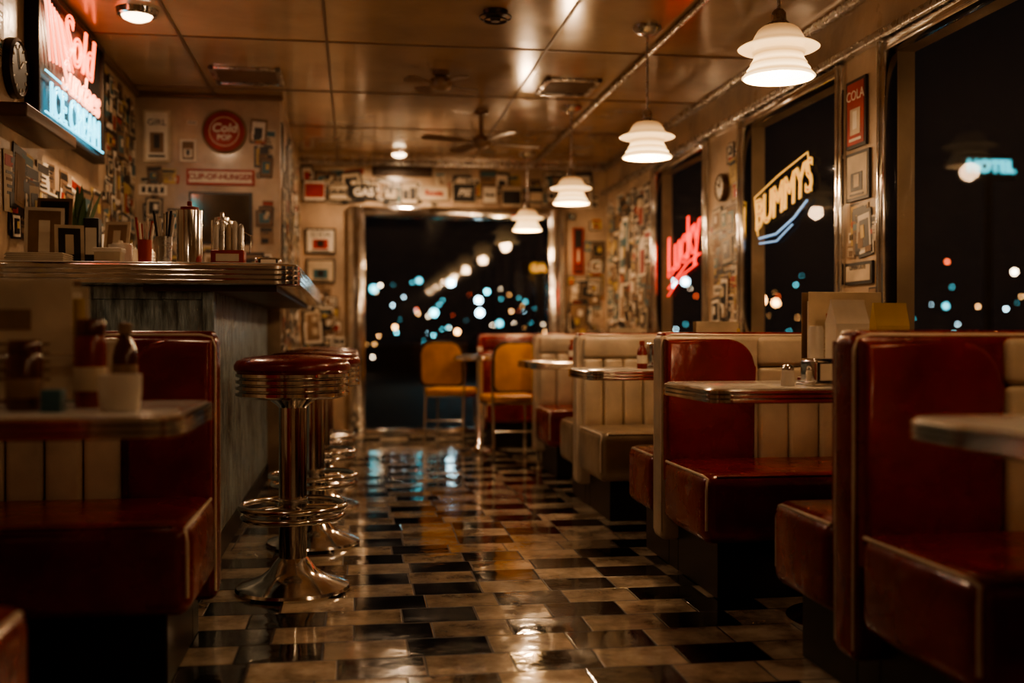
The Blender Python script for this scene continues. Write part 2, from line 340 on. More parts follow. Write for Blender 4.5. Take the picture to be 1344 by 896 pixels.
def poster(name,org,U,w,h,frame,paper,title,tcol,body=None,N_=None):
    U=Vector(U); Nn=U.cross(Vector((0,0,1))); e=empty(name,org)
    def bx(n,w,h,d0,d1,m):
        bm=bmesh.new(); o=[]
        for d in (d0,d1):
            for sx,sy in ((-1,-1),(1,-1),(1,1),(-1,1)): o.append(bm.verts.new(U*(sx*w/2)+Vector((0,0,sy*h/2))+Nn*d))
        for f in ((0,1,2,3),(4,5,6,7),(0,1,5,4),(1,2,6,5),(2,3,7,6),(3,0,4,7)): bm.faces.new([o[k] for k in f])
        return fin(bm,n,m,e,False)
    bx('frame',w,h,.0005,.014,frame); bx('sheet',w-.03,h-.03,.0135,.016,paper)
    O=Vector(org)+Nn*.0172
    if title: text('title',title,O+Vector((0,0,h*.26)),U,(0,0,1),min(h*.3,1.35*w/len(title)),tcol,e,.0006)
    if body:
        o=bx('artwork',w*.5,h*.38,.0155,.018,body); o.location=Vector((0,0,-h*.12))
        o=bx('artwork_detail',w*.22,h*.26,.0175,.019,tcol if tcol!=body else PAPER); o.location=Vector((0,0,-h*.10))
        o=bx('caption_bar',w*.6,h*.04,.0155,.018,tcol); o.location=Vector((0,0,-h*.38))
    return e
xp=(1,0,0); ypn=(0,-1,0); ypp=(0,1,0)
poster('framed_poster',(-1.23,7.0,2.175),xp,.165,.33,PAPER,PAPERW,'GIRL',INK,PAPERB)
eb=poster('banner_sign',(-.84,7.0,1.925),xp,.42,.10,REDP,PAPERW,None,REDP)
text('banner_lettering','CUP-OF-HUNGER',(-.84,6.98,1.925),xp,(0,0,1),.050,REDP,eb,.0008,bold=.0012)
poster('framed_mirror',(-.84,7.0,1.665),xp,.39,.33,INK,mat('dark_mirror',(.25,.2,.15),.1,.9),None,INK)
poster('framed_poster',(-1.04,7.0,2.09),xp,.10,.14,PAPERW,PAPERB,None,INK,PAPERW)
poster('framed_poster',(-.29,YB,1.74),xp,.26,.22,INK,PAPERW,'SODA',INK,REDP)
poster('framed_poster',(-.29,YB,1.48),xp,.25,.21,INK,PAPER,None,INK,BLUEP)
poster('framed_poster',(XR,4.555,1.925),ypn,.19,.31,INK,REDP,'COLA',PAPERW,PAPER)
poster('framed_poster',(XR,4.54,1.64),ypn,.22,.22,INK,PAPER,None,INK,INK)
poster('small_sign',(XR,4.53,1.2),ypn,.26,.10,INK,PAPER,'OPEN LATE',INK)
poster('framed_poster',(2.0,YB,1.68),xp,.10,.42,REDP,INK,None,REDP,REDP)
e=empty('round_sign',(-.817,7.0,2.215))
lathe('disc',[(0,-.02),(.12,-.02),(.135,-.014),(.138,-.001),(0,-.001)],REDP,e,axis='Y')
lathe('rim',[(.126,-.021),(.13,-.026),(.138,-.024),(.14,-.001),(.126,-.001)],PAPERB,e,axis='Y')
lathe('inner_ring',[(.088,-.0215),(.091,-.0235),(.094,-.0215)],PAPERW,e,axis='Y')
text('lettering','Cold',(-.817,6.976,2.235),xp,(0,0,1),.078,PAPERW,e,.001,shear=.2,bold=.002)
text('lettering_b','POP',(-.817,6.976,2.175),xp,(0,0,1),.048,PAPERW,e,.001,bold=.002)
def clock(org,axis_n,r):
    e=empty('wall_clock',org); n=Vector(axis_n); s=n.x
    lathe('case',[(0,.001*s),(r,.001*s),(r,.03*s),(r*.9,.038*s),(r*.86,.03*s),(0,.03*s)],DARK if r>.1 else WOOD,e,axis='X')
    lathe('face',[(0,.0315*s),(r*.85,.0315*s),(r*.85,.030*s)],PAPERW if r<.1 else INK,e,axis='X')
    for k in range(12):
        a=k*math.pi/6
        tube('tick',[(.033*s,r*.68*math.sin(a),r*.68*math.cos(a)),(.033*s,r*.8*math.sin(a),r*.8*math.cos(a))],.003,INK if r<.1 else PAPERW,e)
    hm=INK if r<.1 else PAPERW
    tube('hour_hand',[(.035*s,0,0),(.035*s,r*.35,r*.3)],.003,hm,e); tube('minute_hand',[(.035*s,0,0),(.035*s,-r*.2,r*.62)],.0025,hm,e)
clock((XL,4.53,1.99),(1,0,0),.12)
clock((XR,6.32,1.83),(-1,0,0),.085)
# ------------------------------------------------------------------ neon signs
NR=emat('neon_red_orange',(1,.15,.06),3.4); NRo=emat('neon_salmon',(1,.36,.22),2.8); NC=emat('neon_cyan',(.08,.55,.75),3.6)
NRr=emat('neon_red',(1,.05,.035),2.0); NY=emat('neon_amber',(.95,.52,.12),.75); NB=emat('neon_pale_blue',(.30,.55,.9),.7)
SBK=mat('sign_backing',(.03,.035,.04),.4)
e=empty('neon_sign',(XL,5.42,2.12))
box('back_board',(.001,-.66,-.28),(.04,.66,.29),SBK,e,.006)
boxes('frame',[((.0,-.68,-.30),(.06,-.65,.31)),((.0,.65,-.30),(.06,.68,.31)),((.0,-.66,.28),(.06,.66,.31)),((.0,-.66,-.30),(.06,.66,-.27))],DARK,e,.005)
X0=XL+.062
text('script_tube_upper','Sold',(X0,5.47,2.28),ypp,(0,0,1),.30,NR,e,0,.0055,shear=.3,fill=False,sx=1.25)
text('script_tube_lower','Sundaes',(X0+.008,5.50,2.09),ypp,(0,0,1),.20,NRo,e,0,.0045,shear=.3,fill=False,sx=1.25)
for k in range(8):
    y0=-.62+k*.042; tube('stroke_tube_%d'%k,[(.066,y0,.25-.006*k),(.066,y0+.03,.20),(.066,y0+.10+.02*k,-.02+.006*k)],.005,NR if k%2 else NRo,e)
text('block_tube','ICE CREAM',(X0,5.44,1.935),ypp,(0,0,1),.205,NC,e,0,.0055,fill=False,sx=1.02)
tube('underline_tube',[(.066,-.6,-.25),(.066,.6,-.25)],.005,NC,e)
tube('upperline_tube',[(.066,-.6,-.075),(.066,.1,-.075)],.004,NC,e)
e.location.y=5.29; e.scale=(1,.87,1)
box('wall_ledge',(XL,4.25,1.745),(XL+.14,4.98,1.80),WOOD,None,.008)
def neon_on_glass(nm,body,org,slope,size,m,m2,sh,sx,fillin=None):
    e=empty(nm,org); U=Vector((0,-1,slope)); V=Vector((0,slope,1))
    text('tube_lettering',body,org,U,V,size,m,e,0,.0055,shear=sh,fill=False,sx=sx)
    if fillin: text('painted_lettering',body,(org[0]+.004,org[1],org[2]),U,V,size,fillin,e,.001,0,shear=sh,sx=sx)
    return e,U.normalized(),V.normalized()
e,U,V=neon_on_glass('neon_sign','Lucky',(2.285,7.27,1.545),.24,.40,NRr,NRr,.3,.82)
tube('underline_tube',[U*-.38+V*-.20,U*.1+V*-.15,U*.38+V*-.17],.007,NRr,e)
tube('underline_tube_b',[U*-.40+V*-.25,U*.0+V*-.20,U*.3+V*-.22],.006,NRr,e)
e,U,V=neon_on_glass('neon_sign','BUMMYS',(2.285,5.50,1.66),.18,.235,NY,NY,.25,.86,emat('amber_sign_fill',(.28,.12,.03),.08))
tube('swoosh_tube',[U*-.34+V*-.13,U*-.1+V*-.17,U*.15+V*-.15,U*.32+V*-.11],.006,NB,e)
tube('swoosh_tube_b',[U*-.34+V*-.16,U*-.1+V*-.21,U*.12+V*-.18],.005,NB,e)
tube('border_tube',[U*-.36+V*-.11,U*-.37+V*.12,U*.0+V*.135,U*.37+V*.13,U*.38+V*-.08],.0045,NY,e)
# ------------------------------------------------------------------ booths
def booth(yb,a,w,back,core,seatn,seatf,near=True,far=True,redpanel=True,dn=.52,df=.40,redw=.36,name='booth_bench',top=.925):
    """double sided bench; a = aisle side x, w = wall side x"""
    s=1 if w>a else -1; T=.12; e=empty(name,(a,yb,0)); Wd=abs(w-a)
    def bx(n,x0,x1,y0,y1,z0,z1,m,bev=.03,seg=4):
        xa,xb=sorted((s*x0,s*x1)); return box(n,(xa,y0,z0),(xb,y1,z1),m,e,bev,seg)
    bx('back_core',0,Wd,0,T,.12,top,core,.028)
    bx('top_roll',.012,Wd,.012,T-.012,top-.02,top+.008,RED,.012)
    for side,on in ((-1,near),(1,far)):
        yf=0 if side<0 else T
        bm=bmesh.new(); x=.03+(redw if redpanel else 0); n=max(1,round((Wd-x-.01)/.115)); cw=(Wd-.01-x)/n
        for k in range(n):
            xa,xb=sorted((s*(x+k*cw+.0015),s*(x+(k+1)*cw-.0015)))
            y0,y1=sorted((yf-side*.01,yf+side*.03)); bm_box(bm,(xa,y0,.38),(xb,y1,top-.13),.018,3)
        fin(bm,'channel_padding',back,e)
        xa,xb=sorted((s*x,s*(Wd-.01))); y0,y1=sorted((yf-side*.01,yf+side*.028)); 
        box('upper_pad',(xa,y0,top-.128),(xb,y1,top-.012),back,e,.02,4)
        if redpanel:
            pts=[(.012,.36),(.012,top-.02)]; r=.11
            for k in range(9):
                t=math.pi/2-k*math.pi/16; pts.append((.012+redw-r+r*math.cos(t),top-.02-r+r*math.sin(t)))
            pts.append((.012+redw,.36))
            prism('red_side_pad',pts,(0,yf-side*.005,0),(s,0,0),(0,0,1),(0,side,0),.044,RED,e,.02)
        if on:
            d=dn if side<0 else df; m=seatn if side<0 else seatf
            y0,y1=sorted((yf+side*.02,yf+side*d)); 
            bx('seat_cushion',.0,Wd,y0,y1,.20,.445,m,.045,5)
            ys_=yf+side*.03; ye=yf+side*d; o=.045*.29; c=.045*.42
            P=[(s*o,ys_,.445-o+.001),(s*o,ye-side*.05,.445-o+.001),(s*c,ye-side*c,.445-c),(s*o,ye-side*o,.39),(s*o,ye-side*o,.25)]
            tube('piping',P,.0055,PIPE,e)
            yk0,yk1=sorted((yf,yf+side*(d-.06))); bx('kick_base',.07,Wd,yk0,yk1,0,.205,BLACK,.004,1)
            P=[(s*.05,ye-side*o,.445-o+.001),(s*(Wd-.03),ye-side*o,.445-o+.001)]
            tube('front_piping',P,.004,m,e)
    for yy in (.012,T-.012):
        tube('edge_piping',[(s*.006,yy,.15),(s*.006,yy,top-.04),(s*.016,yy,top-.012),(s*.05,yy,top-.004),(s*Wd,yy,top-.004)],.005,PIPE,e)
    bx('foot_base',.07,Wd,.0,T,0,.13,BLACK,.003,1)
    return e
AX=1.20; WX=2.21
booth(.84,AX,WX,CREAM,RED,RED,RED)
booth(2.44,AX,WX,CREAM,RED,RED,RED)
booth(4.02,AX-.02,WX,CREAM,CREAM,RED,RED)
booth(5.60,AX-.02,WX,CREAM,CREAM,TAN,TAN,redpanel=False)
booth(7.20,AX+.02,WX,CREAM,CREAM,RED,RED,redpanel=False,far=False)
booth(9.02,1.05,WX,RED,RED,RED,RED,far=False,redpanel=False,dn=.42)
booth(3.30,-.41,-1.34,CREAM,RED,RED,RED,redw=.24,far=False,dn=.50)
booth(1.45,-.57,-1.34,CREAM,RED,RED,RED,redw=.24,dn=.45,df=.45)
# ------------------------------------------------------------------ tables
TZ=.765
def ribs(z0,z1,n,d):
    L=[]; h=(z1-z0)/n
    for k in range(n):
        a=z0+k*h; L+=[(-d,a),(0,a+h*.2),(0,a+h*.8),(-d,a+h)]
    return L
def table(x0,x1,y0,y1,legx=None,name='diner_table'):
    cx,cy=(x0+x1)/2,(y0+y1)/2; e=empty(name,(cx,cy,0)); hx,hy=(x1-x0)/2,(y1-y0)/2
    loft('metal_edge',rrect(0,0,hx,hy,.07),[(-.02,TZ-.046)]+ribs(TZ-.044,TZ-.004,3,.006)+[(-.012,TZ-.002)],CHROME,e,25)
    loft('laminate',rrect(0,0,hx,hy,.07),[(-.012,TZ-.006),(-.012,TZ-.001),(-.014,TZ)],LAM,e)
    lx=(legx-cx) if legx is not None else 0
    lathe('pedestal',[(0,0),(.23,0),(.23,.012),(.20,.022),(.06,.045),(.035,.07),(.032,.70),(.09,.715),(.10,.722),(0,.722)],CHROME,e,(lx,0,0))
    return e
table(1.02,2.20,2.97,3.50)
table(1.04,2.20,1.38,1.94)
table(1.02,2.20,4.58,5.10)
table(1.02,2.20,6.18,6.72)
table(-1.33,-.33,2.12,2.66,legx=-.80)
e=empty('cafe_table',(.98,8.36,0))
lathe('top_edge',[(0,.725),(.20,.725),(.215,.73),(.21,.738),(.218,.745),(.21,.752),(.215,.76),(.2,.766),(0,.766)],CHROME,e)
lathe('laminate',[(0,.7665),(.2,.7665),(.2,.768),(0,.769)],LAM,e)
lathe('pedestal',[(0,0),(.18,0),(.18,.012),(.05,.04),(.026,.07),(.026,.725),(0,.725)],CHROME,e)
def chair(x,y,rz):
    e=empty('dining_chair',(x,y,0),rz)
    bw=.17
    loft('seat',rrect(0,0,.19,.19,.06),[(-.02,.425),(0,.435),(.004,.455),(0,.472),(-.03,.482)],ORANGE,e)
    loft('seat_band',rrect(0,0,.19,.19,.06),[(-.01,.412),(.004,.414),(.004,.43),(-.01,.432)],CHROME,e)
    pts=[]
    for (sx,sy,a0) in ((1,1,0),(-1,1,90),(-1,-1,180),(1,-1,270)):
        for k in range(7):
            a=math.radians(a0+15*k); rr=.09 if sy>0 else .04
            pts.append((sx*(bw-rr)+rr*math.cos(a),.69+sy*(.17-rr)+rr*math.sin(a)))
    prism('backrest',pts,(0,-.225,0),(1,0,0),(0,-.08,1),(0,1,0),.045,ORANGE,e,.014)
    prism('backrest_rear',pts,(0,-.222,0),(1,0,0),(0,-.08,1),(0,-1,0),.02,ORANGE,e,.012)
    rim=[(x_*1.03,-.235-.08*y_,.69+(y_-.69)*1.03) for x_,y_ in pts]
    tube('backrest_rim',rim,.009,DARK,e,True)
    for sx in (-1,1):
        tube('rear_leg_%s'%('r' if sx>0 else 'l'),[(sx*.165,-.24,.006),(sx*.16,-.19,.40),(sx*.165,-.20,.5),(sx*.178,-.26,.66),(sx*.165,-.285,.80)],.011,CHROME,e)
        tube('front_leg_%s'%('r' if sx>0 else 'l'),[(sx*.17,.22,.006),(sx*.16,.16,.40),(sx*.15,.12,.415),(sx*.155,-.19,.415)],.011,CHROME,e)
    tube('cross_bar',[(-.16,-.2,.22),(.16,-.2,.22)],.007,CHROME,e)
chair(1.14,7.86,math.radians(4)); chair(.80,8.92,math.radians(-20))
# ------------------------------------------------------------------ stools
def stool(x,y):
    e=empty('bar_stool',(x,y,0))
    lathe('base',[(0,0),(.20,0),(.205,.008),(.20,.018),(.175,.028),(.12,.048),(.085,.075),(.065,.105),(.052,.12),(0,.12)],CHROME,e,seg=64)
    lathe('column',[(0,.10),(.050,.10),(.050,.30),(.053,.302),(.053,.33),(.050,.332),(.050,.66),(.06,.67),(.10,.70),(0,.71)],CHROME,e)
    for z,r in ((.305,.185),(.270,.175)):
        ring('foot_ring_%d'%(z*1000),r,z,.012,CHROME,e)
    for k in range(4):
        a=k*math.pi/2+.4; tube('spoke_%d'%k,[(.04*math.cos(a),.04*math.sin(a),.30),(.18*math.cos(a),.18*math.sin(a),.292)],.007,CHROME,e)
    pr=[(0,.695),(.17,.695)]; z=.700
    for k in range(4): pr+=[(.188,z),(.202,z+.005),(.202,z+.016),(.188,z+.021)]; z+=.0225
    pr+=[(.19,z),(0,z)]
    lathe('ribbed_band',pr,CHROME,e,seg=64)
    lathe('cushion',[(0,.785),(.195,.786),(.206,.797),(.207,.812),(.198,.828),(.17,.840),(.10,.848),(0,.851)],RED,e,seg=64)
for x,y in ((-.22,3.93),(-.18,4.78),(-.18,5.80),(-.18,6.72)): stool(x,y)
# ------------------------------------------------------------------ counter
e=empty('diner_counter',(0,0,0))
bm=bmesh.new()
bm_box(bm,(-.67,4.30,0.0),(-.56,6.97,1.12)); bm_box(bm,(-1.35,4.30,0),(-.6705,4.40,1.12))
fin(bm,'body_panel',BLUE,e,False)
l=[]; y=4.31
while y<6.9: l.append(((-.561,y,.10),(-.548,y+.054,1.11))); y+=.060
boxes('vertical_planks',l,BLUE,e,.005,2)
boxes('end_panel_trim',[((-1.35,4.288,1.06),(-.586,4.301,1.11)),((-1.35,4.288,.105),(-.586,4.301,.16)),((-.98,4.290,.161),(-.95,4.301,1.059))],BLUE,e,.004,2)
box('corner_post',(-.585,4.275,0),(-.54,4.325,1.12),BLUE,e,.008)
boxes('kick_strip',[((-.565,4.33,0),(-.545,6.97,.10)),((-1.35,4.285,0),(-.59,4.302,.10))],BLACK,e)
def Lout(off):
    r=.10; cx,cy=-.21-r,4.20+r; p=[(-1.35,4.20-off)]
    for k in range(11):
        a=math.radians(-90+9*k); p.append((cx+(r+off)*math.cos(a),cy+(r+off)*math.sin(a)))
    return p+[(-.21+off,6.97),(-.82,6.97),(-.82,5.05),(-1.35,5.05)]
CT=1.20
loft('metal_edge',Lout,[(-.03,CT-.088)]+ribs(CT-.085,CT-.008,4,.008)+[(-.012,CT-.004)],CHROME,e,25)
loft('counter_top',Lout,[(-.014,CT-.008),(-.012,CT-.002),(-.016,CT)],LAM,e)
box('underside',(-.80,4.25,CT-.11),(-.3,6.97,CT-.086),WOOD,e)
# ------------------------------------------------------------------ table ware
def ketchup(x,y,z,m=KETCH,h=.19,r=.03,name='ketchup_bottle'):
    e=empty(name,(x,y,z)); k=h/.19
    lathe('bottle',[(0,0),(r*.95,0),(r,.008*k),(r,.11*k),(r*.8,.135*k),(r*.42,.155*k),(r*.42,.165*k),(0,.165*k)],m,e,seg=28)
    lathe('label',[(r*1.01,.035*k),(r*1.02,.036*k),(r*1.02,.09*k),(r*1.01,.091*k)],PAPERB if m is SAUCE else PAPERW,e,seg=28)
    lathe('cap',[(0,.162*k),(r*.55,.162*k),(r*.52,.188*k),(0,.19*k)],PAPERB if m is SAUCE else REDP,e,seg=24)
def jarpot(x,y,z,m,h,r,lid,lab):
    e=empty('condiment_jar',(x,y,z))
    lathe('jar',[(0,0),(r*.94,0),(r,.006),(r,h*.72),(r*.86,h*.82),(0,h*.82)],m,e,seg=28)
    lathe('label',[(r*1.01,h*.18),(r*1.02,h*.185),(r*1.02,h*.45),(r*1.01,h*.455)],lab,e,seg=28)
    lathe('lid',[(0,h*.81),(r*.9,h*.81),(r*.92,h*.84),(r*.92,h*.97),(r*.84,h),(0,h)],lid,e,seg=28)
def napkin(x,y,z,rz=0,w=.10,d=.08,h=.12):
    e=empty('napkin_dispenser',(x,y,z),rz)
    box('case',(-w/2,-d/2,.006),(w/2,d/2,h),CHROME,e,.012,4); box('foot',(-w/2-.006,-d/2-.006,0),(w/2+.006,d/2+.006,.01),CHROME,e,.003)
    box('face_plate',(-w*.36,-d/2-.003,h*.15),(w*.36,-d/2+.002,h*.85),INK,e,.002,1)
    box('napkins',(-w*.28,-d/2-.007,h*.2),(w*.28,-d/2-.002,h*.8),PAPERW,e,.001,1)
def shaker(x,y,z,h=.08,r=.02,m=WHITEP):
    e=empty('salt_shaker',(x,y,z))
    lathe('body',[(0,0),(r,0),(r*1.02,.005),(r*.85,h*.7),(r*.8,h*.75),(0,h*.75)],m,e,seg=24)
    lathe('cap',[(r*.82,h*.74),(r*.85,h*.78),(r*.8,h*.9),(r*.5,h),(0,h*1.02)],CHROME,e,seg=24)
def cup(x,y,z,r=.045,h=.085,name='coffee_mug',rz=0):
    e=empty(name,(x,y,z),rz)
    lathe('body',[(0,0),(r*.8,0),(r*.9,.006),(r,h*.5),(r,h),(r*.92,h),(r*.9,h*.5),(r*.75,.012),(0,.012)],WHITEP,e,seg=32)
    tube('handle',[(r*.95,0,h*.8),(r*1.35,0,h*.78),(r*1.6,0,h*.55),(r*1.4,0,h*.3),(r*.93,0,h*.22)],.006,WHITEP,e)
def menu_stand(x,y,z,rz=0,w=.26,h=.28,pr=REDP):
    e=empty('menu_holder',(x,y,z),rz)
    box('tray',(-w/2,-.05,0),(w/2,.05,.014),CHROME,e,.003)
    tube('wire_rail',[(-w/2+.004,-.045,.01),(-w/2+.004,-.045,.11),(w/2-.004,-.045,.11),(w/2-.004,-.045,.01)],.0035,CHROME,e)
    cols=[PAPER,YELP,PAPERW,PAPER,PAPERB]
    for k in range(5):
        y0=-.034+k*.016; hh=h*(1-.05*((k*3)%4)); dx=(-.012,.01,0,.014,-.006)[k]
        box('menu_%d'%k,(-w*.45+dx,y0,.014),(w*.45+dx,y0+.006,hh),cols[k],e,.001,1)
    box('menu_print',(-w*.28,-.0355,h*.60),(w*.12,-.034,h*.76),pr,e); 
    boxes('menu_lines',[((-w*.3,-.0355,h*(.2+.07*j)),(w*.25,-.034,h*(.215+.07*j))) for j in range(5)],PAPERB,e)
def carton(x,y,z,rz,w,d,h,m):
    e=empty('takeout_carton',(x,y,z),rz)
    box('body',(-w/2,-d/2,0),(w/2,d/2,h*.72),m,e,.002,1)
    prism('gable',[(-d/2,h*.715),(d/2,h*.715),(.004,h*.96),(.004,h),(-.004,h),(-.004,h*.96)],(-w/2,0,0),(0,1,0),(0,0,1),(1,0,0),w,m,e)
    box('label',(-w*.35,-d/2-.001,h*.46),(w*.35,-d/2+.001,h*.60),REDP,e)
    boxes('print_lines',[((-w*.35,-d/2-.001,h*(.12+.06*j)),(w*(.2+.1*(j%2)),-d/2+.001,h*(.135+.06*j))) for j in range(5)],PAPERB,e)
menu_stand(1.64,3.41,TZ,.03,.29,.30); carton(1.575,3.25,TZ,.10,.12,.07,.27,PAPERW)
carton(1.72,3.25,TZ,-.08,.11,.06,.26,YELP)
napkin(1.41,3.11,TZ,.30,.085,.07,.085); shaker(1.315,3.11,TZ,.065,.022)
e=empty('straw_jar',(1.455,3.22,TZ))
lathe('jar',[(0,0),(.024,0),(.024,.17),(.020,.185),(0,.185)],WHITEP,e,seg=24)
shaker(1.50,3.09,TZ,.055,.018,SAUCE)
shaker(1.30,1.75,TZ); napkin(1.6,1.66,TZ)
ketchup(1.33,4.84,TZ,KETCH,.13,.024); napkin(1.42,4.88,TZ,.2); shaker(1.38,4.72,TZ,.07,.017); menu_stand(1.70,4.86,TZ,0,.22,.22)
ketchup(1.33,6.45,TZ,KETCH,.13,.024); menu_stand(1.68,6.50,TZ,0,.22,.2); napkin(1.46,6.36,TZ)
ketchup(.98,8.36,.769,KETCH,.13,.02)
# left table
menu_stand(-.75,2.54,TZ,.05,.30,.28,PAPERB); jarpot(-.675,2.33,TZ,SAUCE,.145,.036,SAUCE,PAPERB); jarpot(-.79,2.38,TZ,KETCH,.14,.034,PAPERB,PAPER); jarpot(-.570,2.44,TZ,KETCH,.19,.034,SAUCE,PAPER); ketchup(-.52,2.55,TZ,SAUCE,.185,.028)
cup(-.475,2.28,TZ,.043,.075,rz=2.0); box('matchbox',(-.625,2.26,TZ),(-.585,2.30,TZ+.045),BLUEP,None,.002)
# counter items
def canister(x,y,z,r,h,m,lid,name='metal_canister'):
    e=empty(name,(x,y,z)); lathe('body',[(0,0),(r,0),(r,.01),(r*.98,.012),(r*.98,h*.9),(r,h*.9),(r,h*.94),(0,h*.94)],m,e,seg=32)
    lathe('lid',[(0,h*.94),(r*.7,h*.94),(r*.68,h),(r*.2,h*1.02),(r*.18,h*1.1),(0,h*1.11)],lid,e,seg=32)
canister(-.655,4.44,CT,.052,.235,CHROME,REDP); canister(-.545,4.58,CT,.045,.21,CHROME,CHROME)
def straws(x,y,n,rad,h,body,cols):
    e=empty('straw_cup',(x,y,CT))
    lathe('cup',[(0,0),(rad*.85,0),(rad,.12),(rad*.92,.12),(rad*.8,.006),(0,.006)],body,e,seg=24)
    for k in range(n):
        a=k*.7; tube('straw_%d'%k,[(rad*.35*math.cos(a),rad*.35*math.sin(a),.008),(rad*1.2*math.cos(a),rad*.9*math.sin(a),h+.012*(k%3))],.0055,cols[k%len(cols)],e)
straws(-.765,4.50,11,.034,.20,BRUSH,[PAPERW,PAPER,INK]); straws(-.87,4.66,7,.03,.19,REDP,[PAPERW,REDP])
e=empty('creamer_rack',(-.50,4.42,CT))
box('tray',(-.065,-.05,0),(.065,.05,.06),REDP,e,.006); box('label_plate',(-.045,-.052,.015),(.045,-.05,.045),PAPERW,e)
for k in range(5): lathe('tube_%d'%k,[(0,.06),(.012,.06),(.012,.15+.012*(k%2)),(.008,.165+.012*(k%2)),(0,.17+.012*(k%2))],[WHITEP,BRUSH,PAPER,WHITEP,BRUSH][k],e,(-.048+k*.024,0,0),seg=16)
tube('wire_handle',[(-.055,0,.05),(-.055,0,.17),(-.03,0,.19),(.09,0,.12),(.08,0,.05)],.003,CHROME,e)
napkin(-.36,4.60,CT,.1,.11,.09,.045); ketchup(-.71,4.74,CT,KETCH,.20,.026); ketchup(-.83,4.82,CT,SAUCE,.17,.024)
e=empty('paper_stack',(-1.20,4.34,CT))
for k in range(9): box('sheet_%d'%k,(-.11+.004*(k%3),-.07,k*.004),(.10+.004*(k%2),.08,k*.004+.0035),[PAPERW,PAPER][k%2],e)
canister(-.98,4.72,CT,.05,.11,WHITEP,PAPERW,'sugar_jar')
e=empty('menu_box',(-1.065,4.60,CT)); box('box',(-.03,-.03,0),(.03,.03,.20),INK,e,.003); box('card',(-.022,-.032,.05),(.022,-.03,.16),PAPERW,e)
e=empty('card_box',(-.96,4.42,CT)); box('box',(-.05,-.04,0),(.05,.04,.05),PAPER,e,.003); box('lid',(-.054,-.044,.048),(.054,.044,.065),PAPERW,e,.003)
def leaning(x,y,rz,w,h,m1,m2):
    e=empty('leaning_photo_card',(x,y,CT),rz)
    for n,mm,i,o in (('board',m1,0,.006),('print',m2,.014,.008),('detail',m1,w*.36,.0095)):
        pts=[(-w/2+i,i),(w/2-i,i),(w/2-i,h-i),(-w/2+i,h-i)]
        prism(n,pts,(0,0,.003),(1,0,0),(0,.28,1),(0,-1,0),o,mm,e)
leaning(-1.24,4.54,.2,.15,.24,PAPERW,PAPERB); leaning(-1.12,4.46,.3,.11,.16,PAPER,INK); leaning(-1.25,4.70,.1,.14,.30,PAPERB,INK); leaning(-1.04,4.88,-.1,.11,.22,PAPER,PAPERB)
e=empty('potted_plant',(-1.20,4.93,CT))
lathe('pot',[(0,0),(.04,0),(.055,.09),(.05,.09),(.037,.01),(0,.08)],PAPERB,e,seg=24)
bm=bmesh.new(); rr=random.Random(3)
for k in range(18):
    a=rr.uniform(0,6.28); t=rr.uniform(.1,.5); ln=rr.uniform(.18,.34); w=.02
    d=Vector((math.cos(a)*t,math.sin(a)*t*.6,1.2)).normalized(); sd=d.cross(Vector((0,0,1))).normalized()*w
    p=[Vector((0,0,.08))+d*ln*f-Vector((0,0,.10*f*f*t)) for f in (0,.35,.7,1)]
    v=[bm.verts.new(p[0]),bm.verts.new(p[1]+sd),bm.verts.new(p[1]-sd),bm.verts.new(p[2]+sd*.8),bm.verts.new(p[2]-sd*.8),bm.verts.new(p[3])]
    bm.faces.new((v[0],v[1],v[2])); bm.faces.new((v[1],v[3],v[4],v[2])); bm.faces.new((v[3],v[5],v[4]))
fin(bm,'leaves',GREENP,e)
e=empty('back_bar_shelf',(XL,5.98,0)); box('shelf_board',(.001,-.85,1.16),(.26,.85,1.20),WOOD,e,.005); box('cabinet',(0.02,-.84,0),(.30,.84,1.15),BRUSH,e,.01)
for k in range(9):
    y=5.23+k*.19; R_=random.Random(k)
    canister(XL+.13,y,1.2,R_.uniform(.03,.05),R_.uniform(.12,.24),R_.choice([WHITEP,BRUSH,KETCH,PAPERB,PAPER]),R_.choice([CHROME,INK,REDP]),'storage_jar')
# ------------------------------------------------------------------ pendant lamps
def shade_mat():
    m,nt,out=new_mat('opal_glass_shade'); L=nt.links.new
    b=nt.nodes.new('ShaderNodeBsdfPrincipled'); b.inputs['Base Color'].default_value=(.8,.68,.48,1); b.inputs['Roughness'].default_value=.15
    tc=nt.nodes.new('ShaderNodeTexCoord'); sp=nt.nodes.new('ShaderNodeSeparateXYZ'); L(tc.outputs['Object'],sp.inputs[0])
    r=nt.nodes.new('ShaderNodeValToRGB'); mr=nt.nodes.new('ShaderNodeMapRange'); mr.inputs[1].default_value=0; mr.inputs[2].default_value=.2; L(sp.outputs[2],mr.inputs[0]); L(mr.outputs[0],r.inputs[0])
    el=r.color_ramp.elements; el[0].position=0; el[0].color=(1,.70,.36,1); el[1].position=1; el[1].color=(.06,.03,.012,1)
    for p,c in ((.07,(.42,.23,.08,1)),(.14,(1,.70,.36,1)),(.24,(.50,.28,.10,1)),(.30,(.95,.62,.29,1)),(.40,(.30,.16,.055,1)),(.50,(.75,.46,.20,1)),(.57,(.26,.14,.05,1)),(.68,(.34,.19,.075,1)),(.80,(.16,.08,.03,1))):
        a=el.new(p); a.color=c
    L(r.outputs[0],b.inputs['Emission Color']); b.inputs['Emission Strength'].default_value=2.6  # glow of the bulb through the tiers painted into emission by height
    L(b.outputs[0],out.inputs[0]); return m
SH=shade_mat(); BULB=emat('warm_bulb',(1,.70,.40),8)
LC=(1,.65,.37)
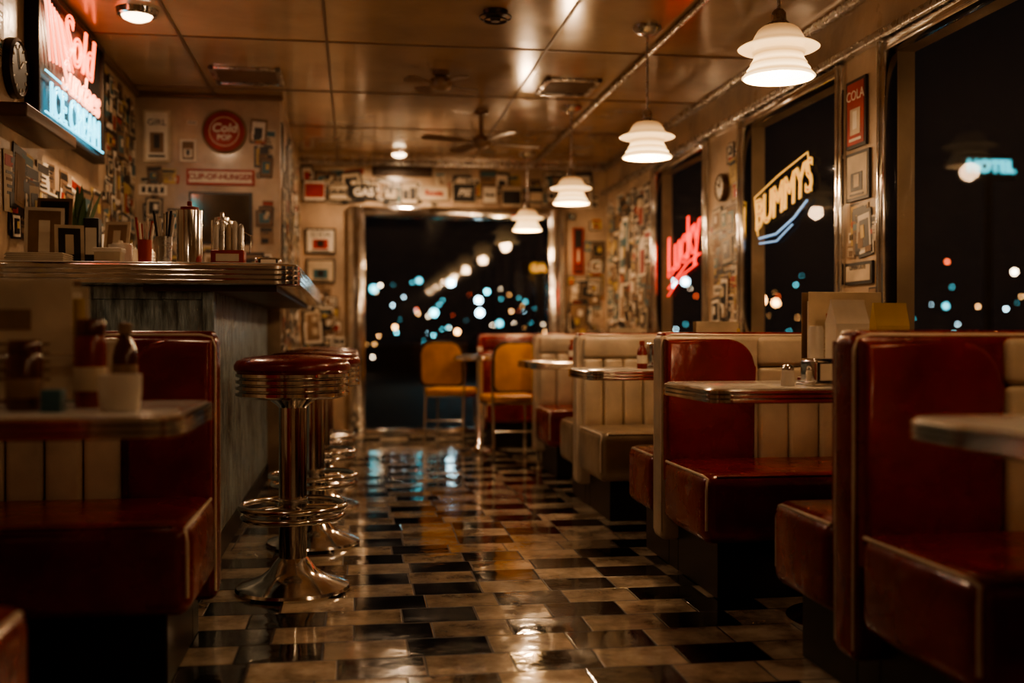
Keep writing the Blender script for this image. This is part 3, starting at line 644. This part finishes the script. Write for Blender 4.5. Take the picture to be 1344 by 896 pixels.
def lamp(x,y,z=1.80,power=14):
    e=empty('pendant_lamp',(x,y,z))
    lathe('shade',[(.118,0),(.124,.004),(.116,.014),(.104,.026),(.107,.030),(.094,.046),(.096,.050),(.085,.066),(.083,.078),(.092,.09),(.130,.098),(.138,.103),(.128,.110),(.105,.118),(.088,.132),(.079,.15),(.070,.165),(.056,.176),(.03,.18),
                   (.03,.176),(.055,.170),(.073,.15),(.084,.13),(.10,.114),(.122,.105),(.086,.094),(.078,.078),(.080,.066),(.090,.046),(.10,.026),(.110,.012),(.118,0)],SH,e,seg=56)
    lathe('socket_cap',[(.04,.176),(.036,.19),(.026,.195),(.024,.225),(.016,.235),(.006,.24),(0,.24)],BRUSH,e,seg=32)
    lathe('bulb',[(0,.02),(.02,.024),(.033,.035),(.036,.05),(.028,.075),(.016,.10),(.016,.14),(0,.14)],BULB,e,seg=24)
    lathe('canopy',[(0,ZC-z),(.07,ZC-z),(.07,ZC-z-.012),(.055,ZC-z-.028),(.02,ZC-z-.045),(0,ZC-z-.045)],BRUSH,e,seg=32)
    tube('stem',[(0,0,.23),(0,0,ZC-z-.03)],.006,BRUSH,e)
    ld=bpy.data.lights.new('bulb_light','POINT'); ld.energy=power; ld.color=LC; ld.shadow_soft_size=.05
    lo=bpy.data.objects.new('bulb_light',ld); lo.location=(0,0,-.03); COL.objects.link(lo); lo.parent=e
for y,p in ((-1.6,5),(.1,4.5),(1.8,8),(3.49,15),(5.15,17),(7.02,17),(8.86,18)): lamp(1.44,y,power=p)  # nearest lamps are unseen, continue the row, added to light the foreground
def flush(x,y,r,power):
    e=empty('ceiling_light',(x,y,ZC))
    lathe('trim_ring',[(r*.8,-.03),(r,-.025),(r*1.08,-.001),(r*.8,-.001)],CHROME,e)
    lathe('diffuser',[(0,-.055),(r*.4,-.052),(r*.7,-.04),(r*.82,-.02),(r*.8,-.002)],emat('frosted_diffuser',(1,.74,.46),8),e)
    ld=bpy.data.lights.new('downlight','AREA'); ld.shape='DISK'; ld.size=r*1.6; ld.energy=power; ld.color=(1,.68,.42)
    lo=bpy.data.objects.new('downlight',ld); lo.location=(0,0,-.065); COL.objects.link(lo); lo.parent=e
flush(-1.01,5.23,.09,18); flush(.37,8.9,.075,16); flush(-.9,2.0,.09,2.5)
def vent(x,y,w,d):
    e=empty('ceiling_vent',(x,y,ZC))
    boxes('frame',[((-w/2,-d/2,-.015),(w/2,-d/2+.03,-.0005)),((-w/2,d/2-.03,-.015),(w/2,d/2,-.0005)),((-w/2,-d/2,-.015),(-w/2+.03,d/2,-.0005)),((w/2-.03,-d/2,-.015),(w/2,d/2,-.0005))],BRUSH,e,.003)
    boxes('louvers',[((-w/2+.03,-d/2+.04+k*.035,-.012),(w/2-.03,-d/2+.055+k*.035,-.004)) for k in range(int((d-.08)/.035))],FANB,e)
    box('duct_back',(-w/2+.02,-d/2+.02,-.004),(w/2-.02,d/2-.02,-.0005),DARK,e)
vent(1.30,6.45,.34,.42); vent(-.62,6.45,.40,.40)
e=empty('wall_vent',(.42,YB,2.36)); box('grille',(-.26,-.02,-.04),(.26,-.001,.04),DARK,e,.003); boxes('slats',[((-.24,-.026,-.03+.015*k),(.24,-.018,-.023+.015*k)) for k in range(5)],WOOD,e)
def fan(x,y,z,rot,r=.46):
    e=empty('ceiling_fan',(x,y,z),rot)
    lathe('motor',[(0,-.04),(.03,-.04),(.055,-.025),(.065,0),(.06,.025),(.04,.04),(.015,.05),(.015,ZC-z-.03),(.05,ZC-z-.02),(.05,ZC-z),(0,ZC-z)],FANB,e,seg=32)
    bm=bmesh.new()
    for k in range(4):
        M=Matrix.Rotation(k*math.pi/2,4,'Z')@Matrix.Rotation(.12,4,'X')
        ps=[(.05,-.012),(.12,-.015),(.16,-.04),(r-.03,-.052),(r,-.03),(r,.03),(r-.03,.052),(.16,.04),(.12,.015),(.05,.012)]
        a=[bm.verts.new(M@Vector((x,y,-.003))) for x,y in ps]; b=[bm.verts.new(M@Vector((x,y,.003))) for x,y in ps]
        for i in range(10): bm.faces.new((a[i],a[(i+1)%10],b[(i+1)%10],b[i]))
        bm.faces.new(a[::-1]); bm.faces.new(b)
    fin(bm,'blades',FANB,e)
fan(.86,7.25,2.24,.35,.44)
fan(.50,6.2,2.38,.5,.24)
e=empty('smoke_detector',(.66,5.0,ZC)); lathe('body',[(0,-.05),(.02,-.05),(.03,-.03),(.055,-.02),(.06,-.001),(0,-.001)],DARK,e,seg=28); ring('cage_ring',.055,-.045,.004,DARK,e); ring('cage_ring_b',.075,-.03,.004,DARK,e)
# ------------------------------------------------------------------ night outside
box('street_ground',(-60,-20,-.35),(90,120,-.15),ASPH)
rr=random.Random(21)
cols=[((.12,.62,.72),16),((.50,.85,1),22),((1,.80,.55),22),((1,.5,.18),18),((.08,.42,.50),10),((1,.15,.06),10)]
EM=[emat('city_light_%d'%i,c,s) for i,(c,s) in enumerate(cols)]
bm=bmesh.new()
def blob(x,y,z,r,mi):
    q=bmesh.ops.create_icosphere(bm,subdivisions=2,radius=r,matrix=Matrix.Translation((x,y,z)))
    for v in q['verts']:
        for f in v.link_faces: f.material_index=mi
for k in range(90):
    Y=rr.uniform(20,34); blob(rr.uniform(-.06,.26)*Y,Y,rr.choice([rr.uniform(.3,2.4),rr.uniform(.6,1.9)]),rr.uniform(.008,.026),rr.choice([0,0,1,2,2,3,3,4,4,4,5]))
for (x,y,z,r,mi) in ((2.25,25,2.15,.08,1),(1.85,25,1.45,.08,0),(2.9,25,1.75,.07,1),(2.93,25,1.45,.08,1),(3.1,25,1.95,.05,0),(.45,25,2.0,.09,4),(1.5,25,2.2,.06,4),(3.4,25,1.2,.07,4),(.9,24,1.1,.04,3),(2.3,24,1.0,.05,3)): blob(x,y,z,r,mi)
for k in range(70):
    t=rr.uniform(.27,.78); Y=rr.uniform(25,50); blob(t*Y,Y,rr.uniform(.8,3.0),rr.uniform(.012,.04),rr.choice([0,1,2,3,3,4,4,5]))
for (t,z,r,mi) in ((.305,2.95,.12,1),(.318,3.0,.12,1),(.665,3.5,.10,2),(.395,2.3,.18,3),(.41,2.2,.12,3),(.59,2.1,.10,4)): blob(t*40,40,z,r,mi)
fin(bm,'distant_city_lights',EM,None,False)
def shopsign(x,y,z,w,h,body,col,s,ts):
    e=empty('street_sign',(x,y,z)); box('board',(-w/2,0,-h/2),(w/2,.1,h/2),INK,e,.02); box('post',(-.06,.02,-z-.2),(.06,.09,-h/2),DARK,e)
    text('lettering',body,(x,y-.03,z),(1,0,0),(0,0,1),ts,emat('sign_glow',col,s),e,.01,bold=.01)
shopsign(11.9,18.65,4.1,.95,.45,'HOTEL',(.08,.55,.65),2.6,.31)  # teal sign added outside, stands in for a reflection in the window glass
shopsign(4.2,24,2.45,.8,.3,'GAS',(1,.45,.08),1.5,.25)
# ------------------------------------------------------------------ world
w=bpy.data.worlds.new('night_world'); scene.world=w; w.use_nodes=True
bg=w.node_tree.nodes['Background']; bg.inputs[0].default_value=(.010,.011,.014,1); bg.inputs[1].default_value=.3
# ------------------------------------------------------------------ camera
cd=bpy.data.cameras.new('camera'); cam=bpy.data.objects.new('camera',cd); COL.objects.link(cam)
cam.location=(0,0,.92); cam.rotation_euler=(math.radians(90-.33),0,-math.atan(207/1400))
cd.sensor_width=36; cd.lens=1400/1344*36; cd.clip_start=.05; cd.clip_end=300
cd.dof.use_dof=True; cd.dof.focus_distance=3.85; cd.dof.aperture_fstop=1.3
scene.camera=cam
scene.view_settings.view_transform='AgX'; scene.view_settings.look='AgX - Medium High Contrast'
scene.view_settings.exposure=.08
